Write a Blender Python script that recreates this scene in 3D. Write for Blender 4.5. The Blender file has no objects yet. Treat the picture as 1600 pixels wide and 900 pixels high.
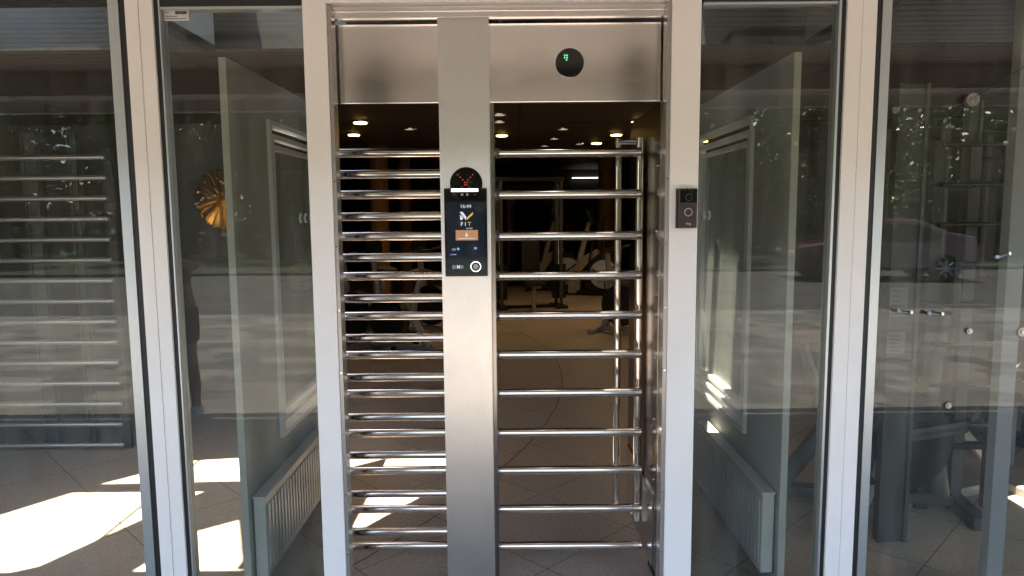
import bpy, bmesh, math, random
from mathutils import Vector, Matrix
R = math.radians
random.seed(7)
C = bpy.context.scene.collection
SC = bpy.context.scene

# ------------------------------------------------------------------ camera, sky, sun, exposure
FPX, PITCH, ROLL, EYE = 1100.0, R(6.15), R(0.5), Vector((0, -2.7, 1.6))
_F = Vector((0, math.cos(PITCH), -math.sin(PITCH)))
_U0 = Vector((0, math.sin(PITCH), math.cos(PITCH)))
_R0 = Vector((1, 0, 0))
_Rt = _R0*math.cos(ROLL) - _U0*math.sin(ROLL)
_Up = _U0*math.cos(ROLL) + _R0*math.sin(ROLL)
cam = bpy.data.cameras.new('camera'); camo = bpy.data.objects.new('camera', cam); C.objects.link(camo)
m = Matrix((_Rt, _Up, -_F)).transposed().to_4x4(); m.translation = EYE
camo.matrix_world = m
cam.sensor_width = 36; cam.lens = FPX/1600*36; cam.clip_end = 600; cam.clip_start = .05
SC.camera = camo

SUN_TRAVEL = Vector((.12, .10, -1.0)).normalized()
w = bpy.data.worlds.new('World'); SC.world = w; w.use_nodes = True
nt = w.node_tree; bg = nt.nodes['Background']; sky = nt.nodes.new('ShaderNodeTexSky')
sky.sky_type = 'NISHITA'; sky.sun_disc = False
S = -SUN_TRAVEL
sky.sun_elevation = math.asin(S.z); sky.sun_rotation = math.atan2(S.x, S.y)
nt.links.new(sky.outputs[0], bg.inputs[0]); bg.inputs[1].default_value = .15
sun = bpy.data.lights.new('sun', 'SUN'); sun.energy = 5.0; sun.angle = R(.5); sun.color = (1, .95, .87)
suno = bpy.data.objects.new('sun', sun); C.objects.link(suno)
suno.rotation_euler = SUN_TRAVEL.to_track_quat('-Z', 'Y').to_euler(); suno.location = (3, 5, 12)
SC.view_settings.view_transform = 'Standard'; SC.view_settings.look = 'None'
SC.view_settings.exposure = 2.92; SC.view_settings.gamma = 1
SC.view_settings.use_white_balance = True; SC.view_settings.white_balance_temperature = 7100
SC.render.engine = 'CYCLES'
SC.cycles.max_bounces = 10; SC.cycles.transparent_max_bounces = 24; SC.cycles.glossy_bounces = 5
SC.cycles.sample_clamp_indirect = 6; SC.cycles.use_denoising = True
SC.cycles.caustics_reflective = False; SC.cycles.caustics_refractive = False

def at(px, py, Y):
    """world point on the plane y = Y seen at a photograph pixel (survey of the picture)"""
    d = _F*FPX + _Rt*(px-800) - _Up*(py-450)
    return EYE + d*((Y-EYE.y)/d.y)
def on_floor(px, py, Z=0.0):
    d = _F*FPX + _Rt*(px-800) - _Up*(py-450)
    return EYE + d*((Z-EYE.z)/d.z)
def X(px, Y, py=450): return at(px, py, Y).x
def Z(py, Y, px=800): return at(px, py, Y).z

# ------------------------------------------------------------------ materials
def mat(name, col=(.5,.5,.5), rough=.5, metal=0.0, emit=None, es=1.0, noise=0.0, nscale=20, bump=0.0, bscale=200,
        stretch=None, rnoise=0.0, coat=0.0, spec=None, aniso=0.0):
    m = bpy.data.materials.new(name); m.use_nodes = True
    n = m.node_tree.nodes; l = m.node_tree.links; b = n['Principled BSDF']
    b.inputs['Base Color'].default_value = (*col, 1); b.inputs['Roughness'].default_value = rough
    b.inputs['Metallic'].default_value = metal; b.inputs['Coat Weight'].default_value = coat
    if spec is not None: b.inputs['Specular IOR Level'].default_value = spec
    if aniso: b.inputs['Anisotropic'].default_value = aniso
    if emit: b.inputs['Emission Color'].default_value = (*emit, 1); b.inputs['Emission Strength'].default_value = es
    if noise or bump or rnoise:
        tc = n.new('ShaderNodeTexCoord'); mp = n.new('ShaderNodeMapping')
        l.new(tc.outputs['Object'], mp.inputs[0])
        if stretch: mp.inputs['Scale'].default_value = stretch
        if noise:
            t = n.new('ShaderNodeTexNoise'); t.inputs['Scale'].default_value = nscale; t.inputs['Detail'].default_value = 6
            l.new(mp.outputs[0], t.inputs[0])
            r = n.new('ShaderNodeValToRGB')
            r.color_ramp.elements[0].position = .3; r.color_ramp.elements[1].position = .7
            r.color_ramp.elements[0].color = (*[c*(1-noise) for c in col], 1)
            r.color_ramp.elements[1].color = (*[min(1, c*(1+noise)) for c in col], 1)
            l.new(t.outputs[0], r.inputs[0]); l.new(r.outputs[0], b.inputs['Base Color'])
        if rnoise:
            t = n.new('ShaderNodeTexNoise'); t.inputs['Scale'].default_value = nscale*1.3; t.inputs['Detail'].default_value = 5
            l.new(mp.outputs[0], t.inputs[0])
            r = n.new('ShaderNodeMapRange'); r.inputs[3].default_value = rough-rnoise; r.inputs[4].default_value = rough+rnoise
            l.new(t.outputs[0], r.inputs[0]); l.new(r.outputs[0], b.inputs['Roughness'])
        if bump:
            t = n.new('ShaderNodeTexNoise'); t.inputs['Scale'].default_value = bscale; t.inputs['Detail'].default_value = 3
            l.new(mp.outputs[0], t.inputs[0])
            bp = n.new('ShaderNodeBump'); bp.inputs['Strength'].default_value = bump; bp.inputs['Distance'].default_value = .002
            l.new(t.outputs[0], bp.inputs['Height']); l.new(bp.outputs[0], b.inputs['Normal'])
    return m

def glass_mat(name, tint=(.86,.87,.845), ior=1.57, smudge=.016):
    m = bpy.data.materials.new(name); m.use_nodes = True
    n = m.node_tree.nodes; l = m.node_tree.links; n.clear()
    o = n.new('ShaderNodeOutputMaterial'); mx = n.new('ShaderNodeMixShader'); fr = n.new('ShaderNodeFresnel')
    tr = n.new('ShaderNodeBsdfTransparent'); gl = n.new('ShaderNodeBsdfGlossy')
    fr.inputs[0].default_value = ior; tr.inputs[0].default_value = (*tint, 1)
    gl.inputs[0].default_value = (.95,1,.97,1); gl.inputs['Roughness'].default_value = 0.0
    ge = n.new('ShaderNodeNewGeometry'); iv = n.new('ShaderNodeMath'); iv.operation = 'SUBTRACT'; iv.inputs[0].default_value = 1
    fm = n.new('ShaderNodeMath'); fm.operation = 'MULTIPLY'     # only the side facing the light path's start reflects
    l.new(ge.outputs['Backfacing'], iv.inputs[1]); l.new(iv.outputs[0], fm.inputs[1]); l.new(fr.outputs[0], fm.inputs[0])
    l.new(fm.outputs[0], mx.inputs[0]); l.new(tr.outputs[0], mx.inputs[1]); l.new(gl.outputs[0], mx.inputs[2])
    # thin film of dust on the pane
    df = n.new('ShaderNodeBsdfDiffuse'); df.inputs[0].default_value = (.75,.74,.68,1)
    tc = n.new('ShaderNodeTexCoord'); mp = n.new('ShaderNodeMapping'); mp.inputs['Scale'].default_value = (5,1,.8)
    ns = n.new('ShaderNodeTexNoise'); ns.inputs['Scale'].default_value = 3; ns.inputs['Detail'].default_value = 8
    l.new(tc.outputs['Object'], mp.inputs[0]); l.new(mp.outputs[0], ns.inputs[0])
    mr = n.new('ShaderNodeMapRange'); mr.inputs[1].default_value = .35; mr.inputs[2].default_value = .75
    mr.inputs[3].default_value = smudge*.4; mr.inputs[4].default_value = smudge*2.2
    l.new(ns.outputs[0], mr.inputs[0])
    m2 = n.new('ShaderNodeMixShader'); l.new(mr.outputs[0], m2.inputs[0]); l.new(mx.outputs[0], m2.inputs[1]); l.new(df.outputs[0], m2.inputs[2])
    l.new(m2.outputs[0], o.inputs[0])
    return m

M = {}
M['white'] = mat('white_powder_coat', (.88,.82,.775), .38, noise=.035, nscale=3, bump=.08, bscale=500)
M['alu'] = mat('brushed_aluminium_strip', (.55,.58,.58), .35, .75)
M['black'] = mat('black_rubber', (.012,.012,.012), .55)
M['steel'] = mat('brushed_stainless', (.80,.75,.70), .40, 1.0, noise=.05, nscale=60, stretch=(14,14,.35), rnoise=.05, aniso=.3)
def smears(m, base, amp, sc):
    n = m.node_tree.nodes; l = m.node_tree.links; b = n['Principled BSDF']
    tc = n.new('ShaderNodeTexCoord'); t = n.new('ShaderNodeTexNoise'); t.inputs['Scale'].default_value = sc; t.inputs['Detail'].default_value = 5; t.inputs['Distortion'].default_value = 1.6
    l.new(tc.outputs['Object'], t.inputs[0]); r = n.new('ShaderNodeMapRange'); r.inputs[1].default_value = .35; r.inputs[2].default_value = .7
    r.inputs[3].default_value = base; r.inputs[4].default_value = base+amp; l.new(t.outputs[0], r.inputs[0])
    for k in list(b.inputs['Roughness'].links): l.remove(k)
    l.new(r.outputs[0], b.inputs['Roughness'])
smears(M['steel'], .36, .05, 9)
M['steelh'] = mat('brushed_stainless_header', (.90,.83,.78), .17, 1.0, noise=.012, nscale=30, stretch=(.35,14,14))
smears(M['steelh'], .15, .06, 4)
M['chrome'] = mat('polished_stainless_bar', (.80,.73,.65), .13, 1.0, noise=.05, nscale=14, stretch=(.6,5,5), rnoise=.06, bump=.10, bscale=9)
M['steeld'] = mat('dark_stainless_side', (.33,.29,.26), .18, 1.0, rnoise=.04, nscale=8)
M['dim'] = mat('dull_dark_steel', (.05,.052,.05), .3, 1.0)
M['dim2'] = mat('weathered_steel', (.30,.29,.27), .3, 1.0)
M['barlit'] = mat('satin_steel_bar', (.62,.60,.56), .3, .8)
M['cap'] = mat('grey_plastic_cap', (.13,.12,.12), .45)
M['glass'] = glass_mat('window_glass')
M['glossblack'] = mat('black_acrylic', (.008,.007,.007), .06, coat=.3)
M['tile'] = None
M['bronze'] = mat('brown_metal', (.055,.032,.027), .32, .4)
M['ringw'] = mat('pale_ring', (.42,.41,.40), .3)
M['gwall'] = mat('grey_partition', (.43,.43,.39), .6, noise=.06, nscale=4)
M['wframe'] = mat('white_window_frame', (.85,.86,.84), .4)
M['bright_backing'] = mat('pale_backing', (.62,.66,.66), .7, noise=.25, nscale=5, stretch=(1,1,.15))
M['rad'] = mat('radiator_enamel', (.48,.47,.43), .4)
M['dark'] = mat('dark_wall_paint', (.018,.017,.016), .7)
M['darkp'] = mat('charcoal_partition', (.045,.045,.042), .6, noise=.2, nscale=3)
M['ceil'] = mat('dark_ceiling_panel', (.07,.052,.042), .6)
M['soffit'] = mat('pale_soffit_slat', (.58,.545,.505), .5)
M['concrete'] = mat('roof_concrete', (.38,.36,.33), .8, noise=.1, nscale=3)
M['machine'] = mat('machine_black', (.015,.015,.016), .35)
M['mgrey'] = mat('machine_grey', (.42,.39,.36), .4, .2)
M['shroud'] = mat('pale_shroud', (.34,.31,.28), .4)
M['cgrey'] = mat('dark_grey_frame', (.10,.095,.09), .35, .3)
M['disc'] = mat('flywheel_cover', (.55,.62,.74), .35)
M['ochre'] = mat('ochre_column', (.22,.12,.04), .6, noise=.15, nscale=5)
M['gold'] = mat('gold_leaf_metal', (.80,.56,.24), .12, 1.0)
M['lamp'] = mat('lamp_glow', (1,.9,.7), .5, emit=(1,.60,.17), es=2.6)
M['lampdim'] = mat('lamp_faint', (.5,.48,.45), .4, emit=(1,.9,.75), es=.08)
M['tubelamp'] = mat('tube_glow', (1,1,1), .5, emit=(1,.98,.93), es=.5)
M['green'] = mat('green_led', (0,.1,.03), .4, emit=(.10,1,.40), es=.25)
M['red'] = mat('red_led', (.1,0,0), .4, emit=(1,.12,.08), es=.16)
M['whitelight'] = mat('white_light', (1,1,1), .4, emit=(1,.98,.97), es=.55)
M['screen'] = mat('screen_glass', (.01,.012,.018), .05, emit=(.02,.03,.05), es=.04)
M['sw'] = mat('screen_white', (.05,.05,.05), .4, emit=(.9,.92,1), es=.10)
M['sg'] = mat('screen_gold', (.05,.04,.01), .4, emit=(.75,.55,.12), es=.10)
M['so'] = mat('screen_orange', (.05,.02,.01), .4, emit=(.62,.30,.13), es=.09)
M['sb'] = mat('screen_blue', (.02,.03,.05), .4, emit=(.3,.5,1), es=.10)
M['paper'] = mat('paper', (.62,.60,.56), .8)
M['paperg'] = mat('frosted_sticker', (.17,.18,.165), .6)
M['ink'] = mat('ink', (.04,.04,.04), .8)
M['leather'] = mat('black_vinyl', (.02,.018,.016), .45)
M['tanpad'] = mat('tan_pad', (.16,.11,.08), .5)

def tile_mat():
    m = bpy.data.materials.new('terrazzo_tiles'); m.use_nodes = True
    n = m.node_tree.nodes; l = m.node_tree.links; b = n['Principled BSDF']
    tc = n.new('ShaderNodeTexCoord'); mp = n.new('ShaderNodeMapping'); mp.inputs['Rotation'].default_value = (0,0,R(45))
    mp.inputs['Location'].default_value = (.12,.27,0)
    l.new(tc.outputs['Object'], mp.inputs[0])
    br = n.new('ShaderNodeTexBrick'); br.offset = 0; br.inputs['Scale'].default_value = 1
    br.inputs['Brick Width'].default_value = .6; br.inputs['Row Height'].default_value = .6
    br.inputs['Mortar Size'].default_value = .0022; br.inputs['Mortar Smooth'].default_value = .1
    br.inputs['Color1'].default_value = (.50,.40,.325,1); br.inputs['Color2'].default_value = (.55,.445,.36,1)
    br.inputs['Mortar'].default_value = (.07,.055,.045,1)
    l.new(mp.outputs[0], br.inputs[0])
    vo = n.new('ShaderNodeTexVoronoi'); vo.inputs['Scale'].default_value = 110; l.new(tc.outputs['Object'], vo.inputs[0])
    ra = n.new('ShaderNodeValToRGB'); ra.color_ramp.elements[0].color = (.72,.70,.68,1); ra.color_ramp.elements[1].color = (1.12,1.1,1.08,1)
    sv = n.new('ShaderNodeSeparateColor'); l.new(vo.outputs['Color'], sv.inputs[0]); l.new(sv.outputs[0], ra.inputs[0])
    mu = n.new('ShaderNodeMixRGB'); mu.blend_type = 'MULTIPLY'; mu.inputs[0].default_value = .7
    l.new(br.outputs[0], mu.inputs[1]); l.new(ra.outputs[0], mu.inputs[2])
    ns = n.new('ShaderNodeTexNoise'); ns.inputs['Scale'].default_value = 2.2; ns.inputs['Detail'].default_value = 7
    l.new(tc.outputs['Object'], ns.inputs[0])
    r2 = n.new('ShaderNodeValToRGB'); r2.color_ramp.elements[0].color = (.82,.82,.82,1); r2.color_ramp.elements[1].color = (1.1,1.1,1.1,1)
    l.new(ns.outputs[0], r2.inputs[0])
    m3 = n.new('ShaderNodeMixRGB'); m3.blend_type = 'MULTIPLY'; m3.inputs[0].default_value = 1
    l.new(mu.outputs[0], m3.inputs[1]); l.new(r2.outputs[0], m3.inputs[2]); l.new(m3.outputs[0], b.inputs['Base Color'])
    mr = n.new('ShaderNodeMapRange'); mr.inputs[3].default_value = .25; mr.inputs[4].default_value = .5
    l.new(ns.outputs[0], mr.inputs[0]); l.new(mr.outputs[0], b.inputs['Roughness'])
    return m
M['tile'] = tile_mat()

def paving_mat():
    m = bpy.data.materials.new('concrete_paving'); m.use_nodes = True
    n = m.node_tree.nodes; l = m.node_tree.links; b = n['Principled BSDF']
    tc = n.new('ShaderNodeTexCoord')
    br = n.new('ShaderNodeTexBrick'); br.offset = .5; br.inputs['Scale'].default_value = 1
    br.inputs['Brick Width'].default_value = .4; br.inputs['Row Height'].default_value = .3; br.inputs['Mortar Size'].default_value = .004
    br.inputs['Color1'].default_value = (.22,.195,.17,1); br.inputs['Color2'].default_value = (.10,.093,.085,1); br.inputs['Mortar'].default_value = (.1,.09,.08,1)
    l.new(tc.outputs['Object'], br.inputs[0]); l.new(br.outputs[0], b.inputs['Base Color']); b.inputs['Roughness'].default_value = .8
    return m
M['paving'] = paving_mat()
M['asphalt'] = mat('asphalt', (.06,.056,.052), .85, noise=.3, nscale=2)
M['grass'] = mat('grass', (.022,.033,.012), .9, noise=.3, nscale=4)
M['bark'] = mat('bark', (.11,.08,.055), .9, noise=.3, nscale=12)
def leaf_mat(name, a, b_):
    m = bpy.data.materials.new(name); m.use_nodes = True
    n = m.node_tree.nodes; l = m.node_tree.links; b = n['Principled BSDF']
    g = n.new('ShaderNodeNewGeometry'); r = n.new('ShaderNodeValToRGB')
    r.color_ramp.elements[0].color = (*a,1); r.color_ramp.elements[1].color = (*b_,1)
    l.new(g.outputs['Random Per Island'], r.inputs[0]); l.new(r.outputs[0], b.inputs['Base Color']); b.inputs['Roughness'].default_value = .35
    return m
M['leaf'] = leaf_mat('leaves', (.03,.055,.015), (.10,.14,.04))
M['leaf2'] = leaf_mat('leaves_pale', (.05,.075,.02), (.13,.16,.06))

# ------------------------------------------------------------------ mesh helpers
def box(bm, x0, x1, y0, y1, z0, z1, bev=0.0, seg=2):
    a, b_ = min(x0,x1), max(x0,x1); c, d = min(y0,y1), max(y0,y1); e, f = min(z0,z1), max(z0,z1)
    r = bmesh.ops.create_cube(bm, size=1)
    bmesh.ops.scale(bm, vec=(b_-a, d-c, f-e), verts=r['verts'])
    bmesh.ops.translate(bm, vec=((a+b_)/2, (c+d)/2, (e+f)/2), verts=r['verts'])
    if bev:
        ed = list({q for v in r['verts'] for q in v.link_edges})
        bmesh.ops.bevel(bm, geom=ed, offset=bev, segments=seg, affect='EDGES', profile=.7)
def cyl(bm, p, q, r, n=20, r2=None):
    p, q = Vector(p), Vector(q); d = q-p
    mt = Matrix.Translation((p+q)/2) @ d.to_track_quat('Z', 'Y').to_matrix().to_4x4()
    bmesh.ops.create_cone(bm, cap_ends=True, segments=n, radius1=r, radius2=r if r2 is None else r2, depth=d.length, matrix=mt)
def tube(bm, pts, r, n=14, closed=False):
    """round tube swept through points"""
    P = [Vector(p) for p in pts]; rings = []; k = len(P)
    nrm = None
    for i in range(k):
        if closed: t = (P[(i+1) % k]-P[i-1]).normalized()
        else: t = (P[min(i+1, k-1)]-P[max(i-1, 0)]).normalized()
        if nrm is None: nrm = t.orthogonal().normalized()
        else: nrm = (nrm - t*nrm.dot(t)).normalized()
        b = t.cross(nrm)
        rr = r[i] if isinstance(r, (list, tuple)) else r
        rings.append([bm.verts.new(P[i] + (nrm*math.cos(a)+b*math.sin(a))*rr) for a in [2*math.pi*j/n for j in range(n)]])
    for i in range(k if closed else k-1):
        A, B = rings[i], rings[(i+1) % k]
        for j in range(n): bm.faces.new((A[j], A[(j+1) % n], B[(j+1) % n], B[j]))
    if not closed: bm.faces.new(rings[0][::-1]); bm.faces.new(rings[-1])
def arc(pts, rad=.05, n=6):
    """round the corners of a polyline"""
    P = [Vector(p) for p in pts]; out = [P[0]]
    for i in range(1, len(P)-1):
        a = (P[i-1]-P[i]); b = (P[i+1]-P[i]); d = min(rad, a.length*.45, b.length*.45)
        s, e = P[i]+a.normalized()*d, P[i]+b.normalized()*d
        for k in range(n+1):
            t = k/n; out.append(s*(1-t)**2 + P[i]*2*t*(1-t) + e*t*t)
    return out+[P[-1]]
def prism(bm, poly, z0, z1, axis='z'):
    """extrude a polygon; poly in (x,y) for z, (x,z) for y, (y,z) for x"""
    def V(a, b, c): return (a, b, c) if axis == 'z' else ((a, c, b) if axis == 'y' else (c, a, b))
    A = [bm.verts.new(V(a, b, z0)) for a, b in poly]; B = [bm.verts.new(V(a, b, z1)) for a, b in poly]
    bm.faces.new(A[::-1]); bm.faces.new(B); n = len(A)
    for i in range(n): bm.faces.new((A[i], A[(i+1) % n], B[(i+1) % n], B[i]))
def obj(name, bm, m, parent=None, smooth=False, loc=None):
    bmesh.ops.recalc_face_normals(bm, faces=bm.faces)
    me = bpy.data.meshes.new(name); bm.to_mesh(me); bm.free()
    o = bpy.data.objects.new(name, me); C.objects.link(o)
    if m: me.materials.append(m)
    if smooth:
        for p in me.polygons: p.use_smooth = True
        try: me.set_sharp_from_angle(angle=R(35))
        except Exception: pass
    if parent: o.parent = parent
    if loc is not None: o.location = loc
    return o
def B(name, m, parent, *a, bev=0.0, **k):
    bm = bmesh.new(); box(bm, *a, bev=bev); return obj(name, bm, m, parent, **k)
def CY(name, m, parent, p, q, r, n=24, **k):
    bm = bmesh.new(); cyl(bm, p, q, r, n); return obj(name, bm, m, parent, smooth=True, **k)
def TB(name, m, parent, pts, r, n=14, closed=False):
    bm = bmesh.new(); tube(bm, pts, r, n, closed); return obj(name, bm, m, parent, smooth=True)
def tag(o, label=None, cat=None, group=None, kind=None):
    if label: o['label'] = label
    if cat: o['category'] = cat
    if group: o['group'] = group
    if kind: o['kind'] = kind
    return o
def thing(name, label, cat, group=None, loc=(0,0,0), rz=0):
    o = bpy.data.objects.new(name, None); C.objects.link(o); o.location = loc; o.rotation_euler = (0,0,rz)
    o.empty_display_size = .1
    return tag(o, label, cat, group)
def copy_tree(o, parent=None):
    c = o.copy(); C.objects.link(c)
    if parent: c.parent = parent
    for ch in list(o.children): copy_tree(ch, c)
    return c
def text(name, s, m, parent, loc, size, rot=(R(90),0,0), bold=0.0, ext=.0004, width=None, align='CENTER'):
    cu = bpy.data.curves.new(name, 'FONT'); cu.body = s; cu.size = size; cu.extrude = ext; cu.offset = bold
    cu.align_x = align; cu.align_y = 'CENTER'; cu.resolution_u = 3
    t = bpy.data.objects.new(name, cu); C.objects.link(t); bpy.context.view_layer.update()
    me = bpy.data.meshes.new_from_object(t); bpy.data.objects.remove(t)
    o = bpy.data.objects.new(name, me); C.objects.link(o); me.materials.clear(); me.materials.append(m)
    o.location = loc; o.rotation_euler = rot
    if width: o.scale = (width, 1, 1)
    if parent: o.parent = parent
    return o

# ------------------------------------------------------------------ the setting
FY0, FY1 = -.02, .05            # facade frame depth
ROOFZ = 2.75
bm = bmesh.new(); box(bm, -9, 9, -.06, 17, -.12, 0); tag(obj('floor', bm, M['tile']), kind='structure')
bm = bmesh.new(); box(bm, -60, 60, -8.5, -.062, -.2, -.004); tag(obj('pavement', bm, M['paving']), kind='structure')
bm = bmesh.new(); box(bm, -90, 90, -17, -8.5, -.3, -.12); tag(obj('road', bm, M['asphalt']), kind='structure')
bm = bmesh.new(); box(bm, -300, 300, -300, 300, -.6, -.31); tag(obj('ground', bm, M['grass']), kind='structure')
bm = bmesh.new(); box(bm, -90, 90, -60, -17.001, -.305, -.04); tag(obj('lawn', bm, M['grass']), kind='structure')
# curved inlay joint in the floor
def circle3(a, b, c):
    ax, ay, bx, by, cx, cy = a.x, a.y, b.x, b.y, c.x, c.y
    d = 2*(ax*(by-cy)+bx*(cy-ay)+cx*(ay-by))
    ux = ((ax*ax+ay*ay)*(by-cy)+(bx*bx+by*by)*(cy-ay)+(cx*cx+cy*cy)*(ay-by))/d
    uy = ((ax*ax+ay*ay)*(cx-bx)+(bx*bx+by*by)*(ax-cx)+(cx*cx+cy*cy)*(bx-ax))/d
    return Vector((ux, uy)), math.hypot(ax-ux, ay-uy)
cc, cr = circle3(on_floor(865,558), on_floor(878,604), on_floor(793,724))
bm = bmesh.new(); N = 96
A_ = [bm.verts.new((cc.x+cr*math.cos(2*math.pi*i/N), cc.y+cr*math.sin(2*math.pi*i/N), .003)) for i in range(N)]
B_ = [bm.verts.new((cc.x+(cr+.006)*math.cos(2*math.pi*i/N), cc.y+(cr+.006)*math.sin(2*math.pi*i/N), .003)) for i in range(N)]
for i in range(N): bm.faces.new((A_[i], B_[i], B_[(i+1)%N], A_[(i+1)%N]))
tag(obj('floor_inlay', bm, M['black']), kind='structure')

# roof slab with added openings, each cut to drop a sun patch on the floor
def lit(px):
    out = []
    for x, y in px:
        p = on_floor(x, y); out.append((p.x - .12*ROOFZ, max(p.y - .10*ROOFZ, -.02)))
    return out
HOLES = [
    [(-4,806),(112,770),(318,768),(234,806),(60,885),(-4,899)],
    [(155,757),(300,720),(368,716),(716,716),(716,731),(372,752)],
    [(305,831),(372,813),(380,905),(180,910)],
    [(540,758),(691,757),(568,824),(540,824)],
    [(950,903),(984,868),(1008,867),(1022,905)],
    [(1560,770),(1660,775),(1700,830),(1610,800)],
]
cu = bpy.data.curves.new('roof', 'CURVE'); cu.dimensions = '2D'; cu.fill_mode = 'BOTH'; cu.extrude = .03
def spl(pts):
    s = cu.splines.new('POLY'); s.points.add(len(pts)-1)
    for p, (x, y) in zip(s.points, pts): p.co = (x, y, 0, 1)
    s.use_cyclic_u = True
spl([(-9,-2.6),(9,-2.6),(9,17),(-9,17)])
for h in HOLES: spl(lit(h))
spl([(.74,.66),(.96,.66),(.96,1.2),(.9,1.2)])  # added opening for the sun streak on the right inner window
t = bpy.data.objects.new('roof', cu); C.objects.link(t); bpy.context.view_layer.update()
me = bpy.data.meshes.new_from_object(t); bpy.data.objects.remove(t)
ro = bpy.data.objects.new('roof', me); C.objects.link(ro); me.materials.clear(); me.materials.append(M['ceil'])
ro.location = (0,0,ROOFZ+.03); tag(ro, kind='structure')

bm = bmesh.new(); box(bm, -9, 9, 1.0, 1.08, 2.44, ROOFZ-.002); tag(obj('screening_beam', bm, M['darkp']), kind='structure')  # added beam, keeps the roof openings out of sight
# gym walls
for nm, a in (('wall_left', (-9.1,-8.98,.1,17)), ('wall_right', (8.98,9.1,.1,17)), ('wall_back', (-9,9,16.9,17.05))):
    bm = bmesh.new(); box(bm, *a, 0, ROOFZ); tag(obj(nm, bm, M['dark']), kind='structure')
# outer facade continues to both sides beyond the picture
for nm, a in (('wall_front_left', (-9,-4.6)), ('wall_front_right', (4.6,9))):
    bm = bmesh.new(); box(bm, *a, 0, .2, 0, ROOFZ); tag(obj(nm, bm, M['concrete']), kind='structure')

# canopy soffit with slats
cp = thing('canopy', 'slatted pale soffit of the canopy over the entrance', 'canopy')
bm = bmesh.new()
y = -2.9
while y < -.08:
    box(bm, -9, 9, y, y+.085, 2.68, 2.705); y += .11
obj('slats', bm, M['soffit'], cp)
B('backing_board', mat('soffit_backing', (.34,.31,.28), .7), cp, -9, 9, -2.9, -.03, 2.715, 2.74)
B('fascia', M['soffit'], cp, -9, 9, -3.1, -3.02, 2.42, 2.95, bev=.004)
B('edge_beam', M['soffit'], cp, -9, 9, -2.95, -2.70, 2.50, 2.67, bev=.01)
B('soffit_lamp', M['machine'], cp, -1.95, -1.35, -1.9, -1.65, 2.64, 2.679, bev=.01)
B('soffit_lamp', M['machine'], cp, 1.35, 1.95, -1.9, -1.65, 2.64, 2.679, bev=.01)
pm = mat('pillar_dark_brick', (.06,.05,.042), .8)
for x, side in ((-1.06, 'left'), (.80, 'right')):
    bm = bmesh.new(); box(bm, x, x+.20, -2.34, -2.16, -.004, 2.678, bev=.01)
    tag(obj('canopy_pillar', bm, pm), f'dark square pillar under the canopy edge, on the {side} as one faces the door', 'pillar', 'dark pillars under the canopy edge')

# ------------------------------------------------------------------ glass facade
fa = thing('glass_facade', 'white framed glass facade with tall panes either side of the turnstile doorway', 'facade')
ZT = Z(6, 0)         # top of the panes
ZL = Z(0, 0)
def member(name, m, px0, px1, y0, y1, z0, z1, bev=.003, parent=fa):
    return B(name, m, parent, X(px0,0), X(px1,0), y0, y1, z0, z1, bev=bev)
ZHI = ROOFZ-.04
member('post', M['white'], 491, 527, FY0, .06, 0, ZHI, .004)
member('post', M['white'], 1042, 1086, FY0, .06, 0, ZHI, .004)
for a, b_, c in ((227,268,247),(1303,1348,1326)):
    bm = bmesh.new(); xa, xb, xc = X(a,0), X(b_,0), X(c,0)
    box(bm, xa, xc-.0008, FY0, .06, 0, ZHI, bev=.003); box(bm, xc+.0008, xb, FY0+.002, .058, 0, ZHI, bev=.003)
    obj('mullion', bm, M['white'], fa)
# black gaskets and aluminium glazing strips
for a, b_ in ((216.5,226.6),(268.4,275),(489.6,490.8),(1086.3,1087.8),(1296.5,1302.6),(1348.4,1356.5)):
    member('gasket', M['black'], a, b_, FY0+.012, .05, 0, ZHI, 0)
for a, b_ in ((200,216),(275.4,277.8),(1292,1296),(1357,1371)):
    member('glazing_strip', M['alu'], a, b_, FY0+.008, .045, 0, ZHI, .001)
# grey door stile in the far right bay
member('door_stile', mat('grey_stile', (.30,.30,.32), .45), 1580, 1606, .03, .08, 0, ZHI, .003)
# top frame of each pane
xs = [(276,490),(1088,1292)]
for a, b_ in xs:
    member('top_gasket', M['black'], a, b_, FY0+.01, .05, ZT-.001, ZT+.025, 0)
    member('top_bead', M['alu'], a+2, b_-1, FY0+.012, .045, ZT-.011, ZT-.0015, .001)
    member('top_rail', M['white'], a-5, b_, FY0, .06, ZT+.026, ZHI, .003)
for a, b_ in ((-700,216),(1357,2300)):
    member('top_gasket', M['black'], a, b_, FY0+.01, .05, ZT+.014, ZT+.035, 0)
    member('top_rail', M['white'], a, b_, FY0, .06, ZT+.036, ZHI, .003)
for a, b_ in ((-700,216),(276,490),(1088,1292),(1357,2300)):
    member('bottom_rail', M['white'], a, b_, FY0, .06, 0, .09, .003)
member('lintel', M['white'], 527.2, 1041.8, FY0, .06, Z(5,0), ZHI, .003)
# glass panes: real sheets
for a, b_, yy in ((-700,199.5,.018),(278,489.4,.012),(1088,1291.6,.012),(1371.3,2300,.018)):
    member('glass_pane', M['glass'], a, b_, yy, yy+.008, .095, ZT+.02, 0)
# clear seal strips on the inner faces of the two door posts, with screws
for a, b_ in ((527.6,533),(1035.5,1041.6)):
    s = member('seal_strip', mat('grey_seal', (.42,.38,.35), .25, .5), a, b_, FY0+.004, .05, 0, Z(8,0), .001)
for k in range(9):
    zz = .25+k*.245
    CY('screw', M['chrome'], fa, (X(530.5,0), FY0+.004, zz), (X(530.5,0), FY0+.001, zz), .0035, 10)
    CY('screw', M['chrome'], fa, (X(1038.5,0), FY0+.004, zz), (X(1038.5,0), FY0+.001, zz), .0035, 10)

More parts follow.
